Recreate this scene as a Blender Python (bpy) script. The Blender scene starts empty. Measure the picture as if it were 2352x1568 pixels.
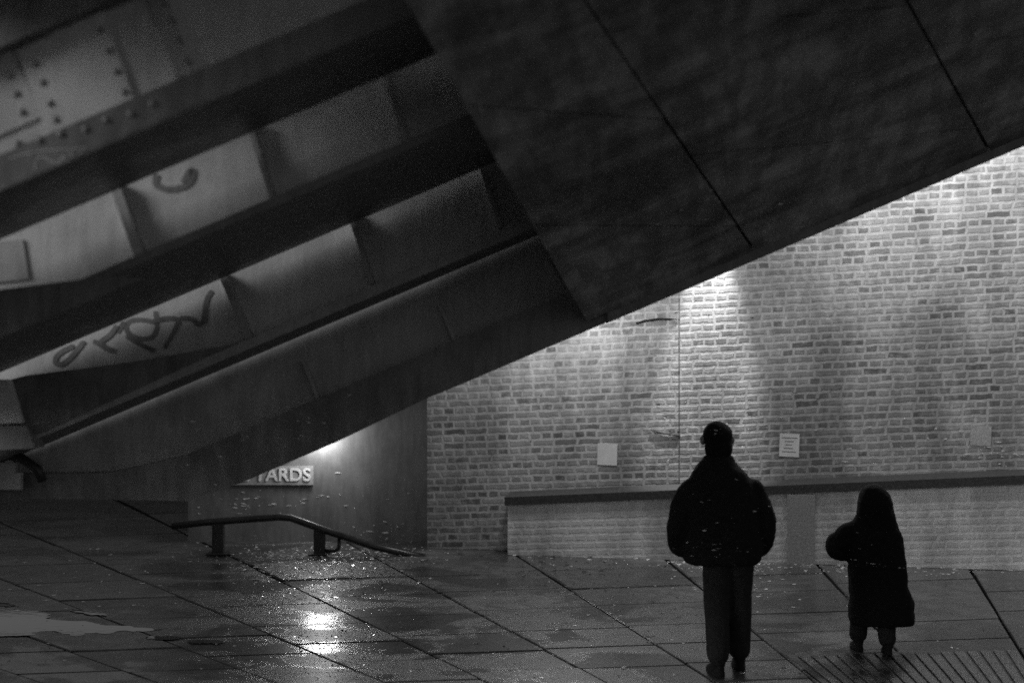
import bpy, bmesh, math, random
from mathutils import Vector, Matrix
R = math.radians
random.seed(7)
sc = bpy.context.scene
C = sc.collection

# ------------------------------------------------------------------ camera, sky, sun, exposure
CAM_H = 2.29
cam = bpy.data.cameras.new('camera'); camo = bpy.data.objects.new('camera', cam); C.objects.link(camo)
camo.location = (0, 0, CAM_H); camo.rotation_euler = (R(90), 0, 0)
cam.sensor_width = 36; cam.lens = 49.98; cam.clip_end = 500
cam.dof.use_dof = True; cam.dof.focus_distance = 12.0; cam.dof.aperture_fstop = 1.1
sc.camera = camo

SUN_EL, SUN_DIR = 20.0, Vector((0.88, 0.475, 0))          # the way the light travels over the ground
w = bpy.data.worlds.new('World'); sc.world = w; w.use_nodes = True
nt = w.node_tree; bg = nt.nodes['Background']
sky = nt.nodes.new('ShaderNodeTexSky'); sky.sky_type = 'NISHITA'; sky.sun_disc = False
sky.sun_elevation = R(SUN_EL); sky.sun_rotation = math.atan2(-SUN_DIR.x, -SUN_DIR.y)
bw = nt.nodes.new('ShaderNodeRGBToBW')
nt.links.new(sky.outputs[0], bw.inputs[0]); nt.links.new(bw.outputs[0], bg.inputs[0])
bg.inputs[1].default_value = 0.072
sl = bpy.data.lights.new('sun', 'SUN'); sl.energy = 0.95; sl.angle = R(22); sl.color = (1, 1, 1)
so = bpy.data.objects.new('sun', sl); C.objects.link(so)
e = R(SUN_EL); d = SUN_DIR.normalized()
so.rotation_euler = Vector((d.x*math.cos(e), d.y*math.cos(e), -math.sin(e))).to_track_quat('-Z', 'Y').to_euler()
so.location = (-8, -6, 9)
sc.view_settings.view_transform = 'Standard'; sc.view_settings.look = 'None'
sc.view_settings.gamma = 1; sc.view_settings.exposure = 0
sc.cycles.use_denoising = False; sc.cycles.sample_clamp_indirect = .6
sc.cycles.max_bounces = 6

# ------------------------------------------------------------------ helpers
F, CX, CY = 3265.3, 1176.0, 784.0
def P(u, v, Y): return Vector(((u-CX)/F*Y, Y, CAM_H-(v-CY)/F*Y))
def G(u, v, z=0.0):
    Y = (CAM_H-z)*F/(v-CY)
    return P(u, v, Y)
COS, SIN = math.cos(R(23)), math.sin(R(23))
def uv_tp(t, p): return (t*COS+p*SIN, p*COS-t*SIN)       # along / across the raking girders
def TP(t, p, Y): u, v = uv_tp(t, p); return P(u, v, Y)
def tp(u, v): return (u*COS-v*SIN, v*COS+u*SIN)

def link(name, bm, mat, parent=None, smooth=False):
    bmesh.ops.recalc_face_normals(bm, faces=bm.faces[:])
    me = bpy.data.meshes.new(name); bm.to_mesh(me); bm.free()
    o = bpy.data.objects.new(name, me); C.objects.link(o)
    if mat: me.materials.append(mat)
    if smooth:
        for p in me.polygons: p.use_smooth = True
    if parent: o.parent = parent
    return o
def tag(o, label=None, cat=None, group=None, kind=None):
    if label: o['label'] = label
    if cat: o['category'] = cat
    if group: o['group'] = group
    if kind: o['kind'] = kind
    return o
def empty(name, label, cat, loc=(0,0,0), group=None):
    o = bpy.data.objects.new(name, None); C.objects.link(o); o.location = loc; o.empty_display_size = .1
    return tag(o, label, cat, group)
def rel(o, parent):                                       # parent keeping world coordinates of the mesh
    o.parent = parent
    o.matrix_parent_inverse = Matrix.Translation(parent.location).inverted()
    return o
def poly_prism(bm, front, off):
    """polygon given as world points, thickened by the offset vector"""
    a = [bm.verts.new(p) for p in front]; b = [bm.verts.new(p+off) for p in front]
    bm.faces.new(a); bm.faces.new(list(reversed(b)))
    n = len(a)
    for i in range(n): bm.faces.new((a[i], b[i], b[(i+1)%n], a[(i+1)%n]))
def box8(bm, pts):
    v = [bm.verts.new(p) for p in pts]
    for f in ((0,1,2,3),(7,6,5,4),(0,4,5,1),(1,5,6,2),(2,6,7,3),(3,7,4,0)): bm.faces.new([v[i] for i in f])
def bx(bm, x0, x1, y0, y1, z0, z1, M=None):
    pts = [Vector(p) for p in ((x0,y0,z0),(x1,y0,z0),(x1,y1,z0),(x0,y1,z0),(x0,y0,z1),(x1,y0,z1),(x1,y1,z1),(x0,y1,z1))]
    if M: pts = [M@p for p in pts]
    box8(bm, pts)
def tube(bm, pts, r, n=12, cap=True):
    pts = [Vector(p) for p in pts]; rings = []
    rr = r if isinstance(r, (list, tuple)) else [r]*len(pts)
    for i, p in enumerate(pts):
        t = ((pts[min(i+1, len(pts)-1)]-p).normalized()+(p-pts[max(i-1, 0)]).normalized()).normalized()
        a = t.cross(Vector((0,0,1)))
        if a.length < 1e-3: a = Vector((1,0,0))
        a.normalize(); b = t.cross(a).normalized()
        rings.append([bm.verts.new(p+(a*math.cos(2*math.pi*k/n)+b*math.sin(2*math.pi*k/n))*rr[i]) for k in range(n)])
    for i in range(len(rings)-1):
        for k in range(n): bm.faces.new((rings[i][k], rings[i][(k+1)%n], rings[i+1][(k+1)%n], rings[i+1][k]))
    if cap: bm.faces.new(rings[0]); bm.faces.new(list(reversed(rings[-1])))
def bevel(bm, w, seg=2):
    bmesh.ops.bevel(bm, geom=bm.edges[:], offset=w, segments=seg, affect='EDGES', profile=.6)

# ------------------------------------------------------------------ materials
class N:
    """tiny node-graph writer"""
    def __init__(s, name):
        s.m = bpy.data.materials.new(name); s.m.use_nodes = True
        s.t = s.m.node_tree; s.b = s.t.nodes['Principled BSDF']
    def new(s, typ, **kw):
        n = s.t.nodes.new(typ)
        for k, v in kw.items(): setattr(n, k, v)
        return n
    def put(s, sock, val):
        if isinstance(val, bpy.types.NodeSocket): s.t.links.new(val, sock)
        elif isinstance(val, (int, float)) and sock.type == 'RGBA': sock.default_value = (val, val, val, 1)
        elif val is not None: sock.default_value = val
    def math(s, op, a, b=None, c=None, clamp=False):
        n = s.new('ShaderNodeMath', operation=op, use_clamp=clamp)
        s.put(n.inputs[0], a)
        if b is not None: s.put(n.inputs[1], b)
        if c is not None: s.put(n.inputs[2], c)
        return n.outputs[0]
    def coord(s): return s.new('ShaderNodeTexCoord').outputs['Object']
    def mapping(s, v, scale=(1,1,1), rot=(0,0,0), loc=(0,0,0)):
        n = s.new('ShaderNodeMapping'); s.put(n.inputs[0], v)
        n.inputs['Scale'].default_value = scale; n.inputs['Rotation'].default_value = rot; n.inputs['Location'].default_value = loc
        return n.outputs[0]
    def noise(s, v, scale, detail=4, rough=.55, dist=0):
        n = s.new('ShaderNodeTexNoise'); s.put(n.inputs['Vector'], v)
        n.inputs['Scale'].default_value = scale; n.inputs['Detail'].default_value = detail
        n.inputs['Roughness'].default_value = rough; n.inputs['Distortion'].default_value = dist
        return n.outputs['Fac']
    def rng(s, x, a, b, c, d, smooth=True):
        n = s.new('ShaderNodeMapRange', interpolation_type='SMOOTHSTEP' if smooth else 'LINEAR')
        s.put(n.inputs[0], x)
        for i, q in enumerate((a, b, c, d)): s.put(n.inputs[1+i], q)
        return n.outputs[0]
    def mix(s, f, a, b):
        n = s.new('ShaderNodeMix', data_type='FLOAT'); s.put(n.inputs[0], f); s.put(n.inputs[2], a); s.put(n.inputs[3], b)
        return n.outputs[0]
    def bump(s, h, strength=.3, dist=.01, prev=None):
        n = s.new('ShaderNodeBump'); s.put(n.inputs['Height'], h)
        n.inputs['Strength'].default_value = strength; n.inputs['Distance'].default_value = dist
        if prev is not None: s.put(n.inputs['Normal'], prev)
        return n.outputs[0]
    def done(s, col=None, rough=None, normal=None, spec=None, metal=None):
        for k, v in (('Base Color', col), ('Roughness', rough), ('Normal', normal), ('Specular IOR Level', spec), ('Metallic', metal)):
            if v is not None: s.put(s.b.inputs[k], v)
        return s.m

def paint_mat(name, lo, hi, rough=.55, scale=2.2, speck=.5, pit=0):
    n = N(name); v = n.coord()
    big = n.noise(v, scale, 6, .65); fine = n.noise(v, 45, 4, .7); strk = n.noise(n.mapping(v, (6,6,1.2)), 3.0, 5, .6)
    t = n.math('ADD', n.math('MULTIPLY', big, .6), n.math('MULTIPLY', strk, .4))
    c = n.rng(t, .36, .64, lo, hi)
    dark = n.rng(fine, .64, .74, 1.0, 1.0-speck)
    c = n.math('MULTIPLY', c, dark)
    b = n.bump(fine, .25, .004)
    return n.done(c, n.rng(big, .3, .7, rough-.1, rough+.15), b)

M_web   = paint_mat('pale_girder_paint', .48, .68, .5)
M_web2  = paint_mat('grimy_girder_paint', .30, .48, .5)
M_fl    = paint_mat('dark_girder_paint', .10, .23, .5)
M_edge  = paint_mat('flange_edge_grey', .14, .26, .5)  # paler tone that puts light into the flange edges
def deck_mat():
    n = N('sooty_deck_plate'); v = n.mapping(n.coord(), (1,1,1), (0, R(23), 0))
    big = n.noise(v, .75, 6, .62, .8); strk = n.noise(n.mapping(v, (.5,1.2,3.2), (0, R(-14), 0)), 1.6, 7, .7, .4); fine = n.noise(v, 50, 4, .7)
    runs = n.noise(n.mapping(v, (3.5,1,.35)), 2.2, 5, .65)
    c = n.rng(n.math('ADD', n.math('MULTIPLY', big, .45), n.math('MULTIPLY', strk, .55)), .38, .64, .07, .52)
    c = n.math('MULTIPLY', c, n.rng(runs, .42, .6, .65, 1.15))
    c = n.math('MULTIPLY', c, n.rng(fine, .62, .74, 1.0, .75))
    return n.done(c, n.rng(big, .3, .7, .4, .7), n.bump(n.math('ADD', n.math('MULTIPLY', strk, 2.0), fine), .3, .01))
M_soff = deck_mat()
M_ren   = paint_mat('grey_render', .125, .20, .8, speck=.25)
M_rail  = paint_mat('black_rail_paint', .012, .03, .35, speck=.2)
M_white = paint_mat('pale_post_paint', .55, .72, .5)
M_paper = paint_mat('paper', .62, .75, .8, speck=.06)
M_dark  = paint_mat('slot_shade_grey', .02, .04, .6)
M_gr    = paint_mat('spray_paint', .13, .25, .6, speck=.1)
M_rivet = paint_mat('shaded_rivet_paint', .2, .34, .4, speck=.4)  # darker than the plates: the rivets' shading is put into the colour

def brick_mat(name, bw_=.25, bh=.0775, tilt=-.05, smear=.8, lo=.085, hi=.31, m0=.36, m1=.47, relief=.45):
    n = N(name); v = n.coord()
    wob = n.new('ShaderNodeTexNoise'); n.put(wob.inputs['Vector'], v); wob.inputs['Scale'].default_value = 9; wob.inputs['Detail'].default_value = 3
    sep = n.new('ShaderNodeSeparateXYZ'); n.put(sep.inputs[0], v)
    ws = n.new('ShaderNodeSeparateXYZ'); n.put(ws.inputs[0], wob.outputs['Color'])
    x = n.math('ADD', sep.outputs[0], n.math('MULTIPLY', n.math('SUBTRACT', ws.outputs[0], .5), .05))
    z = n.math('ADD', sep.outputs[2], n.math('MULTIPLY', n.math('SUBTRACT', ws.outputs[1], .5), .036))
    z = n.math('ADD', z, n.math('MULTIPLY', sep.outputs[0], tilt))
    row = n.math('FLOOR', n.math('DIVIDE', z, bh))
    par = n.math('FLOORED_MODULO', row, 2)
    wn0 = n.new('ShaderNodeTexWhiteNoise', noise_dimensions='1D'); n.put(wn0.inputs['W'], row)
    wd = n.mix(par, bw_, bw_*.49)
    xx = n.math('ADD', n.math('DIVIDE', x, wd), n.math('MULTIPLY', wn0.outputs[0], .55))
    cell = n.math('FLOOR', xx)
    fx = n.math('MULTIPLY', n.math('SUBTRACT', .5, n.math('ABSOLUTE', n.math('SUBTRACT', n.math('FRACT', xx), .5))), wd)
    fz = n.math('MULTIPLY', n.math('SUBTRACT', .5, n.math('ABSOLUTE', n.math('SUBTRACT', n.math('FRACT', n.math('DIVIDE', z, bh)), .5))), bh)
    edge = n.math('MINIMUM', fx, fz)
    cv = n.new('ShaderNodeCombineXYZ'); n.put(cv.inputs[0], cell); n.put(cv.inputs[1], row); cv.inputs[2].default_value = 3.3
    wn = n.new('ShaderNodeTexWhiteNoise', noise_dimensions='3D'); n.put(wn.inputs['Vector'], cv.outputs[0])
    rnd = wn.outputs['Value']
    grit = n.noise(v, 60, 4, .7); mid = n.noise(v, 14, 4, .6); big = n.noise(v, 1.3, 5, .6)
    ew = n.math('ADD', edge, n.math('MULTIPLY', n.math('SUBTRACT', mid, .5), .012))
    mask = n.rng(ew, .008, .0185, 0, 1)                     # 1 on the brick face, 0 on the pointing
    sm = n.rng(n.math('ADD', n.math('MULTIPLY', big, .55), n.math('MULTIPLY', mid, .45)), .42, .66, 1.0, 1.0-smear)
    mask2 = n.math('MULTIPLY', mask, sm)
    rr = n.math('POWER', rnd, .6)
    bc = n.mix(rr, lo, hi)
    wn2 = n.new('ShaderNodeTexWhiteNoise', noise_dimensions='4D'); n.put(wn2.inputs['Vector'], cv.outputs[0]); wn2.inputs['W'].default_value = 8
    bc = n.math('MULTIPLY', bc, n.rng(grit, .3, .7, .8, 1.2))
    mc = n.rng(mid, .3, .7, m0, m1)
    col = n.mix(mask2, mc, bc)
    stain = n.rng(n.noise(n.mapping(v, (1.6,1,.5)), 1.1, 6, .65), .36, .64, .66, 1.12)
    col = n.math('MULTIPLY', col, stain)
    h = n.math('ADD', n.math('MULTIPLY', mask, .7), n.math('MULTIPLY', grit, .5))
    return n.done(col, .85, n.bump(h, relief, .012))
M_brick = brick_mat('weathered_brick')

M_plinth = brick_mat('painted_plinth_brick', smear=.95, lo=.52, hi=.70, m0=.66, m1=.76, relief=.35)
def paving_mat(name):
    n = N(name); v = n.coord()
    oi = n.new('ShaderNodeVertexColor') if False else n.new('ShaderNodeAttribute', attribute_name='tone')
    big = n.noise(n.mapping(v, (1,1.0,1)), .9, 5, .6, .3)
    mid = n.noise(v, 5, 5, .6); fine = n.noise(v, 90, 3, .7); grit = n.noise(v, 260, 2, .6)
    base = n.rng(mid, .3, .7, .045, .10)
    base = n.math('MULTIPLY', base, n.math('ADD', .7, n.math('MULTIPLY', oi.outputs['Fac'], .6)))
    base = n.math('MULTIPLY', base, n.rng(fine, .35, .65, .75, 1.2))
    pool = n.noise(n.mapping(v, (.75,1.0,1)), 1.15, 6, .62, .5)
    dip = n.math('ADD', n.math('MULTIPLY', pool, .75), n.math('ADD', n.math('MULTIPLY', mid, .25), n.math('MULTIPLY', n.math('SUBTRACT', oi.outputs['Fac'], .5), .05)))
    wet = n.rng(dip, .46, .56, 0, 1)                                  # 1 = standing water
    rough = n.mix(wet, n.rng(mid, .3, .7, .32, .52), .13)
    base = n.math('MULTIPLY', base, n.mix(wet, 1.15, .55))
    grit2 = n.noise(v, 130, 3, .75)
    h = n.math('ADD', n.math('MULTIPLY', fine, .5), n.math('MULTIPLY', grit2, .7))
    bmp = n.new('ShaderNodeBump'); n.put(bmp.inputs['Height'], h); bmp.inputs['Distance'].default_value = .006
    n.put(bmp.inputs['Strength'], n.mix(wet, 1.0, .14))
    m = n.done(base, rough, bmp.outputs[0], .5)
    n.b.inputs['IOR'].default_value = 1.5
    n.b.inputs['Coat Weight'].default_value = .3; n.b.inputs['Coat Roughness'].default_value = .3
    return m
M_pave = paving_mat('wet_paving')
def simple(name, c, rough=.5, spec=.5, bumpy=0, scale=60):
    n = N(name); v = n.coord(); f = n.noise(v, scale, 4, .6)
    return n.done(n.rng(f, .3, .7, c*.75, c*1.2), rough, n.bump(f, bumpy, .006) if bumpy else None, spec)
M_ground = simple('wet_bedding', .03, .7, .3, .4)
M_coat  = simple('dark_coat_cloth', .012, .9, .15, .4, 35)
M_coat2 = simple('black_coat_cloth', .008, .9, .15, .4, 35)
M_trou  = simple('dark_trouser_cloth', .024, .9, .15, .3, 40)
M_skin  = simple('skin', .16, .5)
M_hair  = simple('dark_hair', .008, .8, .1, .6, 120)
M_shoe  = simple('black_shoe', .01, .8, .2)
M_leaf  = simple('wet_leaf_glint', .55, .2, .9, .5, 90)
M_leafd = simple('dark_wet_leaf', .015, .35, .5, .5, 90)
M_twig  = simple('twig_bark', .02, .7)
M_letter= simple('white_lettering', .92, .5)
M_board = simple('grey_sign_board', .42, .5)
M_block = simple('blocker_masonry', .2, .9)
def glow(name, s):
    n = N(name); n.done(.8, .4); n.b.inputs['Emission Color'].default_value = (1,1,1,1); n.b.inputs['Emission Strength'].default_value = s
    v = n.coord(); f = n.noise(v, 20, 2); n.put(n.b.inputs['Roughness'], n.rng(f, .3, .7, .3, .45))
    return n.m

# ------------------------------------------------------------------ ground and paving slabs
bm = bmesh.new()
bm.faces.new([bm.verts.new(p) for p in ((-150,-60,-.062),(150,-60,-.062),(150,260,-.062),(-150,260,-.062))])
tag(link('ground', bm, M_ground), kind='structure')

def joint_u(k, v):                                        # the fanned long joints of the paving
    top = [-395,-75,245,580,900,1225,1550,1882,2225,2575,2930]; bot = [360,629,880,1117,1388,1640,1870,2128,2388,2640,2900]
    k0 = max(0, min(len(top)-2, int(math.floor(k+2)))); f = (k+2)-k0
    t = top[k0]+(top[k0+1]-top[k0])*f; b = bot[k0]+(bot[k0+1]-bot[k0])*f
    return t+(b-t)*(v-1300)/265.0
bm = bmesh.new(); lay = bm.faces.layers.float.new('tone') if False else None
tones = []
rs = random.Random(3)
VS = [1108+i*0 for i in range(0)]
def vgrid(k):
    off = rs.uniform(-12, 12) + (18 if k % 2 else 0)
    out = []; v = 1092+off
    while v < 2300:
        out.append(v+rs.uniform(-3, 3)); v += 40+ (v-1300)*.018 + rs.uniform(-3, 4)
    return out
def slab(k, v0, v1, z):
    def pt(kk, vv):
        v2 = vv
        for _ in range(4): v2 = vv-.035*(joint_u(kk, v2)-joint_u(k, vv))
        return G(joint_u(kk, v2), v2)
    gk = .011*rs.uniform(.7, 1.35); gv = .45*(v0-784)/516
    def ring(e, z):
        dk_, dv = gk*(1+.9*e), gv*(1+.8*e)
        return [pt(k+dk_, v1-dv), pt(k+1-dk_, v1-dv), pt(k+1-dk_, v0+dv), pt(k+dk_, v0+dv)]
    pts = ring(0, 0); tops_ = ring(.7, 0)
    c = sum(pts, Vector())/4
    tilt = Vector((rs.uniform(-.003,.003), rs.uniform(-.003,.003), 0)); dz = rs.uniform(-.005, .004)
    top = []; bot = []
    lip = []
    for p, q2 in zip(pts, tops_):
        bot.append(bm.verts.new((p.x, p.y, -.06)))
        lip.append(bm.verts.new((p.x, p.y, -.010+dz)))
        top.append(bm.verts.new((q2.x, q2.y, dz+tilt.dot(q2-c))))
    fs = [bm.faces.new(top)]
    for i in range(4):
        j = (i+1) % 4
        fs.append(bm.faces.new((lip[i], lip[j], top[j], top[i]))); fs.append(bm.faces.new((bot[i], bot[j], lip[j], lip[i]))); fs[-1].material_index = 1
    tones.extend([rs.random()]*len(fs))
for k in range(-7, 10):
    vg = vgrid(k)
    for a, b in zip(vg[:-1], vg[1:]): slab(k, a, b, 0)
pv = link('pavement', bm, M_pave); pv.data.materials.append(M_ground); tag(pv, kind='structure')
at = pv.data.attributes.new('tone', 'FLOAT', 'FACE')
for i, t in enumerate(tones): at.data[i].value = t

def puddle(pts):
    bm = bmesh.new(); P2 = [Vector(p) for p in pts]
    for _ in range(2): P2 = [q for i in range(len(P2)) for q in (P2[i]*.75+P2[(i+1)%len(P2)]*.25, P2[i]*.25+P2[(i+1)%len(P2)]*.75)]
    bm.faces.new([bm.verts.new(G(u+rs.uniform(-9,9), v+rs.uniform(-1.6,1.6), .006)) for u, v in P2])
    tag(link('puddle', bm, M_water), kind='structure')
def water():
    n = N('still_water'); v = n.coord(); f = n.noise(n.mapping(v, (1,2.5,1)), 7, 2)
    return n.done(.02, .03, n.bump(f, .04, .01), .6)
M_water = water()
puddle([(-60,1396),(20,1394),(55,1404),(85,1401),(120,1412),(95,1421),(170,1424),(230,1430),(215,1434),(290,1436),(330,1441),(385,1445),(330,1449),(268,1447),(255,1456),(215,1450),(180,1462),(150,1455),(128,1447),(85,1449),(70,1461),(20,1457),(-60,1464)])
puddle([(-60,1380),(10,1383),(50,1392),(20,1391),(-60,1388)])
puddle([(420,1470),(470,1466),(520,1472),(490,1477),(440,1476)])
puddle([(150,1398),(210,1402),(260,1410),(230,1413),(180,1407)])
puddle([(330,1462),(370,1458),(430,1464),(395,1467),(350,1468)])

# ------------------------------------------------------------------ brick wall, plinth, rendered wall
STEP = .022                                               # step back on the left, added to give the light a sharp edge
WA = .2                                                   # the wall's right end comes nearer
W0 = P(980, 784, 15.75); W0.z = 0
wang = math.atan2(-WA, 1)
MW = Matrix.Translation(W0) @ Matrix.Rotation(wang, 4, 'Z')
MWi = MW.inverted()
def wall_pt(u, v, out=0.0):
    """pixel to the wall's own x,z on its face (out metres proud of it)"""
    dr = Vector(((u-CX)/F, 1, -(v-CY)/F)); o = Vector((0, 0, CAM_H))
    lo, ld = MWi@o, MWi.to_3x3()@dr
    t = (-out-lo.y)/ld.y
    q = lo+ld*t; return q.x, q.z
bw_ = empty('brick_wall', 'tall weathered brick wall lit from above behind the two people', 'wall', W0)
bw_.rotation_euler = (0, 0, wang)
xs, _ = wall_pt(1562, 784)
bm = bmesh.new(); bx(bm, 0, xs, STEP, .6, 0, 7.0); link('masonry', bm, M_brick, bw_)
bm = bmesh.new(); bx(bm, xs, 16, 0, .5, 0, 7.0); link('proud_masonry', bm, M_brick, bw_)

pl = empty('plinth_wall', 'low pale painted plinth under a dark coping at the foot of the brick wall', 'low wall', W0)
pl.rotation_euler = (0, 0, wang)
xl, zl = wall_pt(1166, 1160, .30); xr, zr = 14.0, 0
_, z2 = wall_pt(2330, 1112, .30); x2, _ = wall_pt(2330, 1112, .30)
sl_ = (z2-zl)/(x2-xl)
zt = lambda x: zl+(x-xl)*sl_
bm = bmesh.new()
box8(bm, [Vector(p) for p in ((xl,-.30,0),(xr,-.30,0),(xr,-.003,0),(xl,-.003,0),(xl,-.30,zt(xl)),(xr,-.30,zt(xr)),(xr,-.003,zt(xr)),(xl,-.003,zt(xl)))])
link('plinth_body', bm, M_plinth, pl)
bm = bmesh.new(); xa = xl-.03
box8(bm, [Vector(p) for p in ((xa,-.325,zt(xa)+.002),(xr,-.325,zt(xr)+.002),(xr,-.004,zt(xr)+.002),(xa,-.004,zt(xa)+.002),(xa,-.325,zt(xa)+.09),(xr,-.325,zt(xr)+.09),(xr,-.004,zt(xr)+.12),(xa,-.004,zt(xa)+.12))])
link('coping', bm, simple('dark_coping', .05, .7, .4, .4, 30), pl)
x0, _ = wall_pt(1808, 1200, .33); x1, _ = wall_pt(1872, 1200, .33)
bm = bmesh.new(); bx(bm, x0, x1, -.335, -.302, 0, zt(x0)-.004); link('pilaster', bm, simple('grey_pilaster', .34, .8, .3, .3), pl)

# notices
for (u, v, wd, ht, lab, lines) in ((1395,1043,46,50,'blank white notice on the brick wall, left of the taller person', 0),
                             (1813,1022,44,52,'white notice with lines of print on the brick wall, right of the taller person', 5),
                             (2253,1001,44,42,'faint grey notice on the brick wall near the right edge', 0)):
    x, z = wall_pt(u, v, .008 if u > 1562 else .008-STEP); k = 15.2/F
    t = empty('notice', lab, 'notice', MW@Vector((x, 0 if u > 1562 else STEP, z)), 'paper notices on the brick wall'); t.rotation_euler = (0, R(2), wang)
    bm = bmesh.new(); bx(bm, -wd*k/2, wd*k/2, -.008, -.002, -ht*k/2, ht*k/2); link('sheet', bm, M_paper if u < 2000 else M_board, t)
    if lines:
        bm = bmesh.new()
        for i in range(lines):
            zz = ht*k*(.32-.15*i); ww = wd*k*(.40 if i == 0 else rs.uniform(.2, .36))
            bx(bm, -ww, ww*(1 if i == 0 else rs.uniform(.5, 1)), -.0095, -.0085, zz-.004, zz+.004)
        link('print', bm, simple('grey_print', .2, .8), t)

# rendered side wall, seen dim behind the rail
bm = bmesh.new(); YR = 16.3
a = P(432, 784, YR).x; b = W0.x+.25
bx(bm, a, b, YR, YR+.35, -.01, 3.4)
tag(link('rendered_wall', bm, M_ren), 'smooth grey rendered wall beside the brick corner, behind the low rail', 'wall')

# added unseen walls to the left and behind, placed to block and shape light
def side_wall(label, pts, h, z0=0):
    bm = bmesh.new(); poly_prism(bm, [Vector((x, y, z0-.01)) for x, y in pts], Vector((0, 0, h)))
    tag(link('light_blocking_wall', bm, M_block if 'abutment' in label else M_web2), label, 'wall')
side_wall('added unseen abutment that blocks light, left of the bridge near the camera', [(-4,-8),(-4,3.9),(-4.6,3.9),(-4.6,-8)], 6)
side_wall('added unseen wall that blocks light, running away on the left', [(-4.2,8.4),(-9.5,23),(-10.1,23),(-4.8,8.4)], 6)
side_wall('added unseen low wall that darkens the ground reflections, behind the girders', [(-10,23.4),(2.5,23.4),(2.5,24),(-10,24)], 2.15)
side_wall('added unseen high wall beside the light gap behind the girders', [(-5.9,23.45),(2.5,23.45),(2.5,23.95),(-5.9,23.95)], 3.2, 2.15)
side_wall('added unseen beam over the light gap behind the girders', [(-10,23.42),(-5.91,23.42),(-5.91,23.98),(-10,23.98)], .25, 2.75)

# lettered sign
sg = empty('lettered_sign', 'pale sign reading YARDS, half hidden by the lowest girder', 'sign', P(640, 1091, YR-.03))
k = YR/F
bm = bmesh.new(); bx(bm, -110*k, 79*k, 0, .025, -22*k, 21*k); link('board', bm, M_board, sg)
cu = bpy.data.curves.new('lettering', 'FONT'); cu.body = 'E YARDS'; cu.size = 41*k; cu.extrude = .004; cu.offset = .0035
cu.align_x = 'RIGHT'; cu.align_y = 'CENTER'; cu.space_character = 1.03
to = bpy.data.objects.new('lettering_curve', cu); C.objects.link(to)
dg = bpy.context.evaluated_depsgraph_get()
me = bpy.data.meshes.new_from_object(to.evaluated_get(dg)); bpy.data.objects.remove(to)
lt = bpy.data.objects.new('lettering', me); C.objects.link(lt); me.materials.clear(); me.materials.append(M_letter)
lt.parent = sg; lt.location = (74*k, -.006, 0); lt.rotation_euler = (R(90), 0, 0)

# ------------------------------------------------------------------ the raking steel bridge
TL, TR = -900, 2600
def along(bm, p0, p1, Y, th, t0=TL, t1=TR):
    poly_prism(bm, [TP(t0,p0,Y), TP(t1,p0,Y), TP(t1,p1,Y), TP(t0,p1,Y)], Vector((0, th, 0)))
def soffit(bm, pb, Yn, Yf, th_px, t0=TL, t1=TR):
    """a flange: its lit near edge th_px high over the underside that runs from Yn back to Yf"""
    kk = Yn/F
    def q(t, p, Y):                                        # same real offset at any depth
        w_ = TP(t, p, Yn); return Vector((w_.x, Y, w_.z))
    pts = [q(t0,pb,Yn), q(t1,pb,Yn), q(t1,pb,Yf), q(t0,pb,Yf), q(t0,pb-th_px,Yn), q(t1,pb-th_px,Yn), q(t1,pb-th_px,Yf), q(t0,pb-th_px,Yf)]
    box8(bm, pts)
def stiff(bm, ua, va, ub, vb, Y, wpx, depth):
    a0, b0 = tp(ua, va), tp(ub, vb)
    poly_prism(bm, [TP(a0[0]-wpx/2, a0[1], Y), TP(a0[0]+wpx/2, a0[1], Y), TP(b0[0]+wpx/2, b0[1], Y), TP(b0[0]-wpx/2, b0[1], Y)], Vector((0, -depth, 0)))
def poly_px(bm, pts, Y, th):
    poly_prism(bm, [P(u, v, Y) for u, v in pts], Vector((0, th, 0)))
LIFT = [0]
def ribbon(bm, pts, Y, wpx, lift=.002):
    LIFT[0] = (LIFT[0]+1) % 9; lift += LIFT[0]*.0006
    pts = [Vector((u, v)) for u, v in pts]
    # smooth
    for _ in range(2):
        q = [pts[0]]
        for a, b in zip(pts[:-1], pts[1:]): q += [a*.75+b*.25, a*.25+b*.75]
        pts = q+[pts[-1]]
    L = []
    for i, p in enumerate(pts):
        t = (pts[min(i+1,len(pts)-1)]-pts[max(i-1,0)]); t = t.normalized() if t.length > 0 else Vector((1,0))
        n = Vector((-t.y, t.x))*wpx/2*(1 if 0 < i < len(pts)-1 else .6)
        L.append((bm.verts.new(P(*(p+n), Y-lift)), bm.verts.new(P(*(p-n), Y-lift))))
    for (a, b), (c_, d_) in zip(L[:-1], L[1:]):
        bm.faces.new((a, b, d_, c_))
def rgn2(pts): return [((x/2.24)*.9408, (500+y/2.24)*.9408) for x, y in pts]

def girder(label, where):
    return empty('steel_girder', label, 'girder', where, 'raking girders of the bridge')
# girder 0: riveted
Y0 = 5.75
g0 = girder('uppermost riveted girder with plates and rows of rivets, top left', P(100, 200, Y0))
bm = bmesh.new(); along(bm, 60, 345, Y0, .02); rel(link('web', bm, M_web), g0)
bm = bmesh.new(); poly_px(bm, [(38,118),(232,18),(308,228),(112,322)], Y0-.016, .014); rel(link('splice_plate', bm, M_white), g0)
bm = bmesh.new(); poly_px(bm, [(-80,150),(24,112),(96,268),(-80,345)], Y0-.012, .010); rel(link('splice_plate', bm, M_web), g0)
bm = bmesh.new(); poly_px(bm, [(330,-30),(372,-30),(440,170),(405,178)], Y0-.03, .028); rel(link('stiffener', bm, M_web2), g0)
bm = bmesh.new(); along(bm, 0, 100, Y0-.10, .09); rel(link('top_flange', bm, M_fl), g0)
bm = bmesh.new(); along(bm, 327, 402, Y0-.13, .10); rel(link('flange_angle', bm, M_edge), g0)
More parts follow.
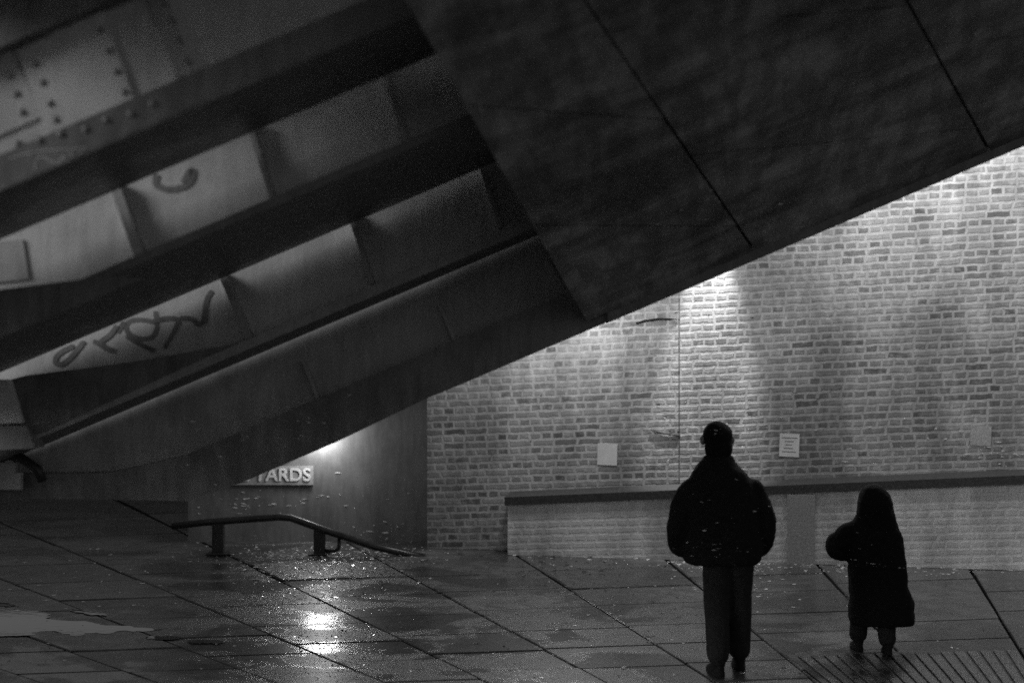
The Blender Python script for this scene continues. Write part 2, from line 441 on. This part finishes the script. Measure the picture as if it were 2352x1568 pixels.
bm = bmesh.new(); soffit(bm, 404, Y0-.15, 6.45, 8); rel(link('bottom_flange', bm, M_fl), g0)
bmr = bmesh.new(); bmesh.ops.create_uvsphere(bmr, u_segments=14, v_segments=8, radius=.016)
for v_ in bmr.verts: v_.co.y *= .7
rv_me = None
rivs = [(80,148),(97,190),(114,238),(127,275),(139,308),(232,70),(250,118),(268,165),(286,212),(60,102),(108,82),(160,55),(208,30),(196,297),(243,276),
        (20,175),(36,216),(50,258),(90,322),(380,8),(395,48),(412,92),(430,140),(262,8),(300,262),(350,238),(40,330),(-5,135)]
for i, (u, v) in enumerate(rivs):
    if rv_me is None:
        o = link('rivet', bmr, M_rivet, smooth=True); rv_me = o.data
    else:
        o = bpy.data.objects.new('rivet', rv_me); C.objects.link(o)
    yy = Y0-.016 if 60 <= u <= 300 and v < 300 else Y0-.013
    if u > 370: yy = Y0-.03
    p_ = tp(u, v)[1]
    if p_ < 104: yy = Y0-.10
    elif p_ > 326: yy = Y0-.13
    o.parent = g0; o.location = P(u, v, yy)-g0.location
bm = bmesh.new()
for pts in ([(20,365),(60,352),(110,345),(200,340)], [(80,390),(82,365),(100,358),(130,380),(150,352),(148,372)], [(160,350),(170,365),(190,345)], [(0,430),(30,420),(60,412)]): ribbon(bm, pts, Y0-.13, 3)
rel(link('scratched_graffiti', bm, M_web), g0)

# girder 1
Y1 = 6.62
g1 = girder('second girder down, pale web panels with a curl of graffiti at its top edge', P(300, 480, Y1))
bm = bmesh.new(); along(bm, 480, 668, Y1, .02); rel(link('web', bm, M_web), g1)
bm = bmesh.new(); soffit(bm, 683, Y1-.10, 8.25, 20); rel(link('bottom_flange', bm, M_fl), g1)
bm = bmesh.new(); along(bm, 662, 682, Y1-.104, .003, tp(255,640)[0]); rel(link('lit_flange_edge', bm, M_edge), g1)  # paler strip paints the light on the flange's near edge
bm = bmesh.new(); poly_px(bm, [(-260,700),(0,665),(262,632),(330,640),(0,775),(-260,890)], Y1-.125, .018); rel(link('haunch_plate', bm, M_fl), g1)
bm = bmesh.new(); poly_px(bm, [(-60,560),(52,550),(66,640),(-60,655)], Y1-.012, .010); rel(link('patch_plate', bm, M_web2), g1)
for (ua,va,ub,vb,wd) in ((272,428,332,600,22),(578,290,632,462,12),(880,150,935,330,12)):
    bm = bmesh.new(); stiff(bm, ua, va, ub, vb, Y1-.002, wd, .07); rel(link('stiffener', bm, M_web2), g1)
bm = bmesh.new(); ribbon(bm, [(360,400),(355,425),(385,438),(430,428),(445,405),(440,385),(420,420)], Y1, 14); rel(link('graffiti', bm, M_gr), g1)

# girder 2
Y2 = 8.35
g2 = girder('third girder down, pale web scrawled with a long dark graffiti tag', P(300, 780, Y2))
bm = bmesh.new(); along(bm, 760, 945, Y2, .02); rel(link('web', bm, M_web), g2)
bm = bmesh.new(); soffit(bm, 962, Y2-.10, 9.0, 20); rel(link('bottom_flange', bm, M_fl), g2)
bm = bmesh.new(); along(bm, 940, 961, Y2-.104, .003, tp(80,1022)[0]); rel(link('lit_flange_edge', bm, M_web2), g2)  # near edge painted paler, as if catching the light
bm = bmesh.new(); poly_px(bm, [(22,872),(60,862),(300,832),(522,793),(560,780),(80,1000),(60,975)], Y2-.125, .018); rel(link('haunch_plate', bm, M_fl), g2)
for (ua,va,ub,vb,wd) in ((515,632,578,778,16),(805,492,858,652,10),(1098,360,1150,525,10)):
    bm = bmesh.new(); stiff(bm, ua, va, ub, vb, Y2-.002, wd, .07); rel(link('stiffener', bm, M_web2), g2)
bm = bmesh.new()
for s_ in ([(460,745),(400,820),(345,872),(305,872),(298,840),(330,805),(400,770)], [(610,800),(560,770),(510,745)], [(640,660),(600,715),(540,750),(580,790),(625,795)],
           [(850,580),(862,680),(830,730),(760,735),(690,700),(690,640),(760,625),(840,640)], [(690,715),(770,765),(850,800)], [(680,640),(640,700)],
           [(830,640),(900,620),(985,620),(950,700),(900,785)], [(985,620),(1050,618),(1085,660),(1115,640),(1125,520),(1160,470)], [(1120,560),(1125,650)]):
    ribbon(bm, rgn2(s_), Y2, 11)
rel(link('graffiti', bm, M_gr), g2)

# girder 3: lowest, levels out on the left
Y3 = 9.05
g3 = girder('lowest girder, dark deep fascia in front of the brick wall', P(700, 950, Y3))
def lineA(u, p=1229): return (p-u*SIN)/COS
bm = bmesh.new()
poly_px(bm, [(-500,900)]+[( 80,1015),(560,800),(1150,545),(2600,-70),(2600,lineA(2600,1150)),(1275,lineA(1275,1150)),(560,lineA(560,1140)),(300,1090),(-500,1105)], Y3, .02)
rel(link('web', bm, M_web2), g3)
bm = bmesh.new()
poly_px(bm, [(-500,1098),(250,1085),(420,lineA(420,1128)),(1275,lineA(1275,1128)),(1420,lineA(1420,1128)),(1400,lineA(1400,1226)),(1040,lineA(1040,1226)),(985,912),(770,1016),(555,1108),(430,1150),(-500,1136)], Y3-.12, .10)
rel(link('fascia_plate', bm, M_fl), g3)
bm = bmesh.new(); poly_px(bm, [(1395,lineA(1395,1206)),(2750,lineA(2750,1206)),(2750,lineA(2750,1228)),(1395,lineA(1395,1228))], 8.88, .12); rel(link('edge_angle', bm, M_fl), g3)
for (ua,va,ub,vb) in ((700,830,760,985),(1010,700,1075,850),(1260,600,1330,740)):
    bm = bmesh.new(); stiff(bm, ua, va, ub, vb, Y3-.002, 8, .05); rel(link('stiffener', bm, M_web2), g3)

# deck soffit on the right, in cross-jointed plates
dk = empty('bridge_deck', 'dark sooty underside of the bridge deck with plate joints, upper right', 'bridge deck', P(1700, 350, 8))
_q0 = TP(0, 100, 4.6); _q1 = TP(1000, 100, 4.6); _q2 = TP(0, 1210, 8.9)
_dn = (_q1-_q0).cross(_q2-_q0).normalized()
def deck_pt(u, v):
    o = Vector((0, 0, CAM_H)); dr = P(u, v, 1)-o
    return o+dr*((_q0-o).dot(_dn)/dr.dot(_dn))
def ladder(t):                                           # cross joints, top and bottom pixel
    tops = [(930,0),(1338,-5),(2082,0),(2800,0)]; bots = [(1345,740),(1735,579),(2275,352),(2860,106)]
    return tops[t], bots[t]
def lerp(a, b, f): return (a[0]+(b[0]-a[0])*f, a[1]+(b[1]-a[1])*f)
rows = {0:[-.25,.33,.70,1.0], 1:[-.3,.13,.62,1.0], 2:[-.35,.30,.9,1.0]}
rows_r = {0:[-.3,.48,.90,1.0], 1:[-.3,.04,.84,1.0], 2:[-.35,.30,.85,1.0]}
for i in range(3):
    (ta, ba), (tb, bb) = ladder(i), ladder(i+1)
    for j in range(3):
        f0, f1, g0_, g1_ = rows[i][j], rows[i][j+1], rows_r[i][j], rows_r[i][j+1]
        q = [lerp(ta,ba,f0), lerp(tb,bb,g0_), lerp(tb,bb,g1_), lerp(ta,ba,f1)]
        c_ = (sum(x[0] for x in q)/4, sum(x[1] for x in q)/4)
        q = [(x+(c_[0]-x)*4/max(1,math.hypot(c_[0]-x,c_[1]-y)), y+(c_[1]-y)*4/max(1,math.hypot(c_[0]-x,c_[1]-y))) for x, y in q]
        bm = bmesh.new(); poly_prism(bm, [deck_pt(*x) for x in q], Vector((-.01, .02, .03)))
        rel(link('deck_plate', bm, M_soff), dk)
bm = bmesh.new()
poly_prism(bm, [deck_pt(900,-200)+Vector((0,.05,.05)), deck_pt(2900,-200)+Vector((0,.05,.05)), deck_pt(2900,99)+Vector((0,.05,.05)), deck_pt(1335,764)+Vector((0,.05,.05))], Vector((0,.05,.1)))
rel(link('deck_backing', bm, M_fl), dk)
# unseen deck top, its left end cut to shade the webs
bm = bmesh.new()
def up(t, p, Yref, Y, dz): w_ = TP(t, p, Yref); return Vector((w_.x, Y, w_.z+dz))
pts = [up(-210,0,5.7,3.5,.15), up(TR+300,0,5.7,3.5,.15), up(TR+300,0,5.7,9.3,.15), up(-210,0,5.7,9.3,.15)]
poly_prism(bm, pts, Vector((0,0,.3))); rel(link('shading_deck_slab', bm, M_fl), dk)

# ------------------------------------------------------------------ lamps hidden behind the bridge
def lamp(name, label, u, v, Y, energy, glow_s, size, spot=None, group=None, out=.5):
    t = empty(name, label, 'lamp', P(u, v, Y), group)
    bm = bmesh.new(); bx(bm, -.09, .09, -.03, .06, .03, .07); bevel(bm, .01); link('housing', bm, M_rail, t)
    bm = bmesh.new(); bmesh.ops.create_uvsphere(bm, u_segments=20, v_segments=12, radius=.05)
    for q in bm.verts: q.co.x *= 1.5; q.co.z *= .8
    link('lens', bm, glow(name+'_glass', glow_s), t, True)
    l = bpy.data.lights.new('lamp_light', 'POINT' if spot is None else 'SPOT'); l.energy = energy; l.shadow_soft_size = size
    if spot: l.spot_size = R(spot); l.spot_blend = .9
    o = bpy.data.objects.new('lamp_light', l); C.objects.link(o); o.parent = t; o.location = (0, -.09, -.06)
    if spot: o.rotation_euler = (R(9), 0, 0)
    return t
WL = []
for (u, v, off, en) in ((1632,330,.30,880),(1270,640,.65,85),(2080,190,.85,175),(2520,20,.85,175)):
    x, z = wall_pt(u, v, off); p = MW@Vector((x, -off, z))
    t = lamp('wall_lamp', 'wall lamp hidden behind the bridge that lights the brick wall', u, v, p.y, en, 4, .04 if off < .5 else .16, spot=30 if off < .5 else None, group='wall lamps behind the bridge')
    WL.append(t)
lamp('bulkhead_lamp', 'lit bulkhead lamp on the grey rendered wall, peeping out under the lowest girder', 742, 990, YR-.07, 24, 2.5, .12)

# ------------------------------------------------------------------ low rail
YL = 15.3
hr = empty('guard_rail', 'low black tubular guard rail with two posts in front of the grey rendered wall', 'rail', P(500, 1262, YL))
bm = bmesh.new(); tube(bm, [P(395,1208,YL), P(470,1199,YL), P(640,1187,YL), P(668,1189,YL), P(760,1222,YL-.05), P(860,1255,YL-.05), P(975,1280,YL-.1)], .038, 14)
rel(link('top_rail', bm, M_rail, smooth=True), hr)
for (u, wpx, vb) in ((500, 27, 1275), (733, 26, 1272)):
    bm = bmesh.new(); w_ = wpx/2
    poly_px(bm, [(u-w_,1192 if u < 600 else 1212),(u+w_,1192 if u < 600 else 1216),(u+w_,vb),(u-w_,vb)], YL-.03, .08); bevel(bm, .01); rel(link('post', bm, M_rail), hr)
    c_ = P(u, vb, YL); bm = bmesh.new(); bx(bm, c_.x-.11, c_.x+.11, YL-.10, YL+.11, .004, .02); bevel(bm, .003); rel(link('base_plate', bm, M_rail), hr)
bm = bmesh.new(); tube(bm, [P(740,1264,YL), P(770,1264,YL), P(777,1260,YL), P(779,1250,YL), P(779,1228,YL)], .02, 10); rel(link('bracket', bm, M_rail, smooth=True), hr)
# left edge pieces
lp = empty('bearing_post', 'pale leaning post under the girders at the left edge', 'post', P(10, 980, 8.6))
bm = bmesh.new(); poly_px(bm, [(-90,872),(22,872),(52,972),(-90,978)], 8.18, .12); bevel(bm, .012); rel(link('shaft', bm, M_white), lp)
bm = bmesh.new(); poly_px(bm, [(-90,980),(60,976),(84,1030),(-90,1040)], 8.16, .16); bevel(bm, .01); rel(link('base_block', bm, M_edge), lp)
bb = empty('cabinet', 'pale box with a dark curved hood at the lower left edge', 'box', P(0, 1120, 8.9))
bm = bmesh.new(); poly_px(bm, [(-90,1062),(34,1062),(34,1085),(47,1085),(47,1124),(-90,1124)], 8.82, .05); rel(link('box_body', bm, M_web), bb)
bm = bmesh.new(); tube(bm, [P(-90,1046,8.8), P(10,1044,8.8), P(50,1052,8.8), P(85,1075,8.8), P(98,1105,8.8)], .03, 10); rel(link('hood', bm, M_rail, smooth=True), bb)

# drain grate
gt = empty('drain_grate', 'slotted drain grate set in the paving at the lower right', 'grate', G(2080, 1560))
def gu(s, v):                                            # slot s at pixel row v
    t = 1826+s*30.5; b = 1826+78+s*28.2
    return t+(b-t)*(v-1505)/63.0
bm = bmesh.new()
vtop = lambda s: 1507-s*.8
poly_prism(bm, [G(gu(-.5,1500),1503,.004), G(gu(17,1490),1489,.004), G(gu(17,1640),1640,.004), G(gu(-.5,1640),1640,.004)], Vector((0,0,.003)))
rel(link('slot_shade_sheet', bm, M_dark), gt)  # dark sheet on the paving paints the shade down in the slots
for s in range(17):
    bm = bmesh.new(); w0, w1 = s+.14, s+.90
    poly_prism(bm, [G(gu(w0,vtop(s)),vtop(s),.009), G(gu(w1,vtop(s)),vtop(s),.009), G(gu(w1,1636),1636,.009), G(gu(w0,1636),1636,.009)], Vector((0,0,.012))); bevel(bm, .003)
    rel(link('bar', bm, M_pave), gt)

# ------------------------------------------------------------------ people
def skin_mesh(verts, edges, radii, root=0, sub=2):
    me = bpy.data.meshes.new('tmp'); me.from_pydata(verts, edges, [])
    o = bpy.data.objects.new('tmp', me); C.objects.link(o)
    sk = o.modifiers.new('skin', 'SKIN'); sk.use_smooth_shade = True; sk.branch_smoothing = .4
    for i, r in enumerate(radii):
        sv = me.skin_vertices[0].data[i]; sv.radius = r if isinstance(r, tuple) else (r, r); sv.use_root = (i == root)
    ss = o.modifiers.new('sub', 'SUBSURF'); ss.levels = sub; ss.render_levels = sub
    dg = bpy.context.evaluated_depsgraph_get(); dg.update()
    out = bpy.data.meshes.new_from_object(o.evaluated_get(dg)); bpy.data.objects.remove(o)
    return out
def loft(bm, rings, n=28, cap=True):
    """rings: (cx, cy, z, rx, ry)"""
    R_ = []
    for cx, cy, z, rx, ry in rings:
        R_.append([bm.verts.new((cx+rx*math.copysign(abs(math.cos(a))**.85, math.cos(a)), cy+ry*math.copysign(abs(math.sin(a))**.85, math.sin(a)), z)) for a in [2*math.pi*k/n for k in range(n)]])
    for a, b in zip(R_[:-1], R_[1:]):
        for k in range(n): bm.faces.new((a[k], a[(k+1)%n], b[(k+1)%n], b[k]))
    if cap: bm.faces.new(list(reversed(R_[0]))); bm.faces.new(R_[-1])
def remesh(parts, name, mat, parent, voxel=.012, smooth_it=6, wrinkle=0):
    """join closed shells into one continuous surface"""
    bm = bmesh.new()
    for p in parts:
        if isinstance(p, bpy.types.Mesh): bm.from_mesh(p)
        else:
            t = bpy.data.meshes.new('t'); p.to_mesh(t); bm.from_mesh(t); p.free()
    bmesh.ops.recalc_face_normals(bm, faces=bm.faces[:])
    me = bpy.data.meshes.new('tmp'); bm.to_mesh(me); bm.free()
    o = bpy.data.objects.new('tmp', me); C.objects.link(o)
    r = o.modifiers.new('r', 'REMESH'); r.mode = 'VOXEL'; r.voxel_size = voxel; r.use_smooth_shade = True
    s = o.modifiers.new('s', 'SMOOTH'); s.iterations = smooth_it; s.factor = .5
    if wrinkle:
        tx = bpy.data.textures.new('folds', 'CLOUDS'); tx.noise_scale = .11; tx.noise_depth = 2
        dm = o.modifiers.new('d', 'DISPLACE'); dm.texture = tx; dm.strength = wrinkle; dm.texture_coords = 'LOCAL'
    dg = bpy.context.evaluated_depsgraph_get(); dg.update()
    out = bpy.data.meshes.new_from_object(o.evaluated_get(dg)); bpy.data.objects.remove(o)
    out.name = name; out.materials.clear(); out.materials.append(mat)
    for p in out.polygons: p.use_smooth = True
    q = bpy.data.objects.new(name, out); C.objects.link(q); q.parent = parent
    return q
def blob(bm, c, r):
    g = bmesh.ops.create_uvsphere(bm, u_segments=24, v_segments=16, radius=1)
    for v_ in g['verts']: v_.co = Vector((c[0]+v_.co.x*r[0], c[1]+v_.co.y*r[1], c[2]+v_.co.z*r[2]))
def shoe(parent, x, y, rz):
    bm = bmesh.new()
    loft(bm, [(0,.09,0,.045,.15),(0,.09,.012,.047,.152),(0,.085,.035,.044,.14),(0,.06,.06,.042,.10),(0,.02,.085,.045,.06),(0,.01,.11,.046,.052)], 20)
    o = link('shoe', bm, M_shoe, parent, True); o.location = (x, y, 0); o.rotation_euler = (0, 0, rz); return o

# the man walks away from us: +Y is his front
pm = G(1656, 1545)
man = empty('person', 'tall person in a dark padded jacket with hands in pockets, seen as a silhouette', 'person', pm)
man.rotation_euler = (0, 0, R(3))
HX = -.024
V = [(.02,0,.92),(0,0,1.15),(0,.0,1.34),(HX,.01,1.45),(HX,.01,1.56),
     (-.02,0,.88),(-.025,.04,.50),(-.03,-.06,.09),(.14,0,.88),(.145,.08,.52),(.15,.12,.09)]
E = [(0,1),(1,2),(2,3),(3,4),(0,5),(5,6),(6,7),(0,8),(8,9),(9,10)]
Rr = [(.15,.11),(.16,.12),(.15,.11),.07,.068,.085,.062,.045,.085,.062,.045]
body = skin_mesh(V, E, Rr)
hb = bmesh.new(); blob(hb, (HX,.015,1.625), (.085,.105,.112)); blob(hb, (HX,.045,1.57), (.066,.08,.07))
hb2 = bmesh.new()
for s in (-1, 1): blob(hb2, (HX+s*.100,.01,1.61), (.022,.026,.036))
hb3 = bmesh.new(); blob(hb3, (HX,.128,1.605), (.013,.022,.024))
remesh([body, hb, hb2, hb3], 'body', M_skin, man, .009, 3)
t1 = skin_mesh([(.05,0,.95),(-.02,0,.84),(-.025,.045,.50),(-.03,-.07,.06),(.135,0,.84),(.143,.085,.52),(.15,.10,.06)], [(0,1),(1,2),(2,3),(0,4),(4,5),(5,6)], [(.18,.13),(.12,.12),.098,.085,(.12,.12),.098,.085])
remesh([t1], 'trousers', M_trou, man, .012, 4, .014)
jk = bmesh.new()
loft(jk, [(.01,0,.76,.25,.16),(.01,0,.80,.275,.175),(.005,0,.95,.28,.18),(0,0,1.10,.275,.18),(0,0,1.20,.265,.17),(-.005,0,1.28,.245,.16),(-.01,0,1.34,.22,.145),(-.015,0,1.39,.19,.13),(HX,.0,1.43,.145,.12),(HX,.0,1.47,.112,.11),(HX,0,1.51,.092,.1)])
arm = [skin_mesh([(s*.17-.01,0,1.335),(s*.25,-.01,1.23),(s*.302,-.04,1.03),(s*.298,.02,.91),(s*.26,.08,.80)], [(0,1),(1,2),(2,3),(3,4)], [.085,.09,.094,.088,.07]) for s in (-1, 1)]
remesh([jk]+arm, 'jacket', M_coat, man, .012, 7, .03)
hr_ = bmesh.new(); blob(hr_, (HX,.0,1.635), (.104,.116,.105)); blob(hr_, (HX,-.035,1.56), (.098,.08,.10)); blob(hr_, (HX,-.02,1.48), (.092,.08,.06))
remesh([hr_], 'hair', M_hair, man, .01, 4, .014)
shoe(man, -.03, -.09, R(6)); shoe(man, .15, .09, R(-6))

pw = G(2008, 1497)
wo = empty('person', 'shorter person in a long black coat with hair or a hood falling over the shoulders', 'person', pw)
wo.rotation_euler = (0, 0, R(-2))
V = [(0,0,.66),(0,0,.82),(0,0,.94),(0,.01,1.0),(0,.01,1.08),(-.07,0,.62),(-.09,.06,.36),(-.10,.08,.07),(.06,0,.62),(.075,-.02,.36),(.075,-.10,.07)]
body = skin_mesh(V, E, [(.12,.09),(.12,.09),(.11,.08),.046,.046,.075,.052,.038,.075,.052,.038])
hb = bmesh.new(); blob(hb, (0,.015,1.12), (.07,.086,.092)); hb3 = bmesh.new(); blob(hb3, (0,.108,1.105), (.01,.017,.018))
remesh([body, hb, hb3], 'body', M_skin, wo, .009, 3)
t1 = skin_mesh([(0,0,.66),(-.07,0,.60),(-.09,.06,.36),(-.105,.08,.05),(.06,0,.60),(.075,-.02,.36),(.075,-.095,.05)], [(0,1),(1,2),(2,3),(0,4),(4,5),(5,6)], [(.12,.1),.095,.08,.07,.095,.08,.07])
remesh([t1], 'trousers', M_trou, wo, .011, 4, .012)
ct = bmesh.new()
loft(ct, [(.055,0,.21,.225,.17),(.052,0,.26,.24,.175),(.05,0,.37,.235,.17),(.03,0,.50,.215,.16),(.02,0,.65,.21,.155),(.005,0,.77,.215,.15),(0,0,.88,.195,.135),(0,0,.955,.165,.105),(0,.0,1.03,.115,.09)])
a1 = skin_mesh([(-.09,0,.91),(-.195,-.01,.90),(-.272,-.02,.79),(-.26,.04,.71),(-.17,.1,.70)], [(0,1),(1,2),(2,3),(3,4)], [.09,.086,.078,.068,.055])
a2 = skin_mesh([(.09,0,.89),(.13,0,.78),(.165,.0,.64),(.17,.06,.54),(.12,.12,.55)], [(0,1),(1,2),(2,3),(3,4)], [.075,.068,.065,.06,.05])
remesh([ct, a1, a2], 'coat', M_coat2, wo, .011, 6, .028)
hh = bmesh.new()
loft(hh, [(.03,-.03,.80,.11,.06),(.03,-.025,.87,.125,.09),(.02,-.02,.95,.142,.11),(.008,-.01,1.03,.138,.12),(.004,-.005,1.10,.130,.12),(.002,0,1.16,.110,.108),(0,0,1.205,.08,.08),(0,0,1.228,.05,.055),(0,0,1.24,.02,.03)])
remesh([hh], 'hair', M_hair, wo, .01, 5, .022)
shoe(wo, -.10, .05, R(4)).scale = (.8,.8,.8); shoe(wo, .075, -.12, R(-4)).scale = (.8,.8,.8)
bg_ = bmesh.new(); blob(bg_, (-.26,.03,.78), (.094,.085,.105))
bo = link('shoulder_bag', bg_, M_coat, None, True); tag(bo, 'dark rounded bag tucked under the arm of the shorter person', 'bag'); bo.location = pw

# ------------------------------------------------------------------ twigs and litter
def twig(pts, r, label):
    bm = bmesh.new(); tube(bm, pts, r, 6); tag(link('twig', bm, M_twig, smooth=True), label, 'twig')
def on_wall(u, v, out=.012):
    x, z = wall_pt(u, v, out if u > 1562 else out-STEP); return MW@Vector((x, -(out if u > 1562 else out-STEP), z))
twig([on_wall(*q) for q in ((1460,742),(1480,736),(1510,732),(1540,732),(1557,733))], [.006,.010,.011,.010,.006], 'thin bent dark twig stuck on the bright upper brick wall just under the girder')
twig([on_wall(*q) for q in ((1494,986),(1512,992),(1530,996),(1560,1000))], [.004,.008,.008,.006], 'knobbly short twig stuck on the brick wall left of the taller person')

def flakes(bm, pts, smin, smax, rng):
    """curled scraps lying on the paving"""
    for c in pts:
        s = rng.uniform(smin, smax)*rng.uniform(.6, 1.3); a = rng.gauss(0, .5); el = rng.uniform(.3, .7)
        m = 7; vs = []; curl = rng.uniform(.15, .6); tx = rng.uniform(-.2, .2)
        for k in range(m):
            t = 2*math.pi*k/m; r_ = s*rng.uniform(.75, 1.1)
            lx, ly = r_*math.cos(t), r_*el*math.sin(t)
            x, y = lx*math.cos(a)-ly*math.sin(a), lx*math.sin(a)+ly*math.cos(a)
            vs.append(bm.verts.new((c[0]+x, c[1]+y, c[2]+.004+max(0, y)*curl+abs(x)*.12+max(0, x*tx))))
        bm.faces.new(vs)
from mathutils.bvhtree import BVHTree
def bvh_of(objs):
    vs, fs = [], []
    bpy.context.view_layer.update()
    for o in objs:
        k = len(vs); vs += [o.matrix_world@v_.co for v_ in o.data.vertices]; fs += [[k+i for i in p.vertices] for p in o.data.polygons]
    return BVHTree.FromPolygons(vs, fs)
def stuck(bm, tree, pts, rng, wmin, wmax):
    """puddle flecks and glints fixed to an upright or overhead surface"""
    o = Vector((0, 0, CAM_H))
    for u, v in pts:
        dr = (P(u, v, 1)-o).normalized(); h, n, _, dist = tree.ray_cast(o, dr)
        if h is None: continue
        if n.dot(dr) > 0: n = -n
        side = n.cross(Vector((0,0,1))); side = side.normalized() if side.length > .05 else Vector((1,0,0))
        upv = side.cross(n).normalized(); a = rng.gauss(.04, .12)
        w_ = (wmin+(wmax-wmin)*rng.random()**3)*dist/F*.5; hh_ = w_*rng.uniform(.08, .26)
        vs = []
        for k in range(7):
            t = 2*math.pi*k/7; lx, ly = w_*math.cos(t)*rng.uniform(.7,1.1), hh_*math.sin(t)*rng.uniform(.6,1.1)
            vs.append(bm.verts.new(h+n*(.003+.004*rng.random())+side*(lx*math.cos(a)*rng.uniform(.5,1.2)-ly*math.sin(a))+upv*(lx*math.sin(a)+ly*math.cos(a))))
        bm.faces.new(vs)
lr = random.Random(11)
def cluster(n, u0, u1, v0, v1, gauss=True):
    out = []
    for _ in range(n):
        u = lr.gauss((u0+u1)/2, (u1-u0)/4) if gauss else lr.uniform(u0, u1)
        v = lr.gauss((v0+v1)/2, (v1-v0)/4) if gauss else lr.uniform(v0, v1)
        out.append((u, v))
    return out
pale = (cluster(260, 560, 900, 1262, 1330)+cluster(160, 430, 760, 1256, 1330)+cluster(320, 1530, 1820, 1268, 1316)+cluster(230, 1870, 2120, 1285, 1320)
        +cluster(70, 2080, 2340, 1290, 1320)+cluster(90, 700, 1010, 1255, 1300)+cluster(90, 1560, 1810, 1300, 1400)+cluster(60, 0, 480, 1245, 1400, False)+cluster(80, 0, 2352, 1290, 1560, False))
pale += cluster(160, 1180, 2352, 1276, 1302, False)+cluster(160, 480, 1000, 1250, 1290)  # leaf scraps; the pale colour also stands in for sparkles by the rail
bm = bmesh.new(); flakes(bm, [G(u, v, .002) for u, v in pale if v > 1246], .006, .022, lr)
tag(link('leaf_glint_litter', bm, M_leaf), 'scatter of small pale wet leaf scraps and painted glints over the paving', 'litter', kind='stuff')
darkc = cluster(130, 1060, 1440, 1262, 1335)+cluster(60, 1180, 1440, 1320, 1390)+cluster(90, 600, 960, 1290, 1380)+cluster(60,1350,1560,1300,1480,False)+cluster(40,1900,2000,1350,1400)+cluster(60,1080,2300,1280,1540,False)
bm = bmesh.new(); flakes(bm, [G(u, v, .002) for u, v in darkc], .008, .03, lr)
tag(link('dark_leaf_litter', bm, M_leafd), 'scatter of dark wet leaf scraps over the paving', 'litter', kind='stuff')

n_ = N('sparkle_facets'); f_ = n_.noise(n_.coord(), 30, 2)  # tilted glossy facets added to sparkle in the lamp's light
M_facet = n_.done(n_.rng(f_, .3, .7, .03, .06), .12, None, 1.0)
bm = bmesh.new()
for u, v in cluster(2600, 500, 960, 1262, 1400)+cluster(900, 640, 900, 1380, 1560)+cluster(700, 380, 1100, 1255, 1330)+cluster(700, 0, 2352, 1280, 1560, False):
    if v < 1250: continue
    c = G(u, v, .003); s_ = .0035+.008*lr.random()**3; a = lr.uniform(0, 6.28); tx, ty = lr.gauss(0, .34), lr.gauss(0, .18)
    vs = []
    for k in range(5):
        x, y = s_*math.cos(a+k*1.2566)*lr.uniform(.7,1.3), s_*math.sin(a+k*1.2566)*lr.uniform(.7,1.3)
        vs.append(bm.verts.new((c.x+x, c.y+y, c.z+s_*.35+x*tx+y*ty)))
    bm.faces.new(vs)
tag(link('sparkle_facets', bm, M_facet), 'added glossy grit facets sparkling over the paving below the guard rail', 'grit', kind='stuff')

def kids(*roots): return [c for r_ in roots for c in r_.children if c.type == 'MESH']
M_fleck = simple('puddle_fleck', .8, .3, .8)
M_drop = simple('glint_speck', .4, .25, .8)
def flecks(name, root, pts, wmin, wmax, mat):  # specks that float on the puddle, made solid and fixed to surfaces
    bm = bmesh.new(); stuck(bm, bvh_of(kids(root)), pts, lr, wmin, wmax)
    o = link(name, bm, mat); o.parent = root; bpy.context.view_layer.update(); o.matrix_parent_inverse = root.matrix_world.inverted()
    tag(o, kind='stuff')
flecks('puddle_flecks', dk, cluster(70, 1590, 1990, 470, 550)+cluster(16, 1560, 1720, 420, 480)+cluster(14, 2080, 2260, 20, 180)+cluster(26, 1400, 2300, 60, 420, False)+[(1631,562),(1466,609)], 5, 22, M_fleck)
flecks('puddle_flecks', g3, cluster(50, 520, 800, 880, 1010)+cluster(30, 380, 620, 990, 1100)+[(1170,613),(738,878),(1350,728)]+cluster(14, 900, 1400, 620, 860, False), 4, 16, M_fleck)
flecks('dark_puddle_flecks', bw_, cluster(46, 1100, 2330, 480, 1080, False)+cluster(12, 1480, 1620, 900, 1010)+cluster(14, 1700, 2000, 850, 960), 5, 16, M_leafd)
flecks('pale_puddle_flecks', bw_, cluster(40, 1500, 2330, 940, 1085, False)+cluster(26, 2200, 2350, 1010, 1060), 6, 20, M_fleck)
flecks('puddle_glints', man, cluster(22, 1540, 1780, 1080, 1280, False)+cluster(26, 1540, 1800, 1215, 1290)+cluster(5, 1620, 1680, 985, 1000), 4, 18, M_drop)  # glints over the clothing, painted as pale specks
flecks('puddle_glints', wo, cluster(9, 1920, 2080, 1150, 1300, False)+cluster(16, 1930, 2080, 1280, 1310), 4, 16, M_drop)
rwall = bpy.data.objects['rendered_wall']
bm = bmesh.new(); stuck(bm, bvh_of([rwall]), cluster(60, 420, 780, 1115, 1185)+cluster(16, 560, 960, 1080, 1240, False)+cluster(34, 730, 960, 1190, 1255), lr, 4, 20)
o = link('glint_flecks', bm, M_fleck, rwall); tag(o, kind='stuff')  # thin horizontal glints painted on the wall as pale scraps
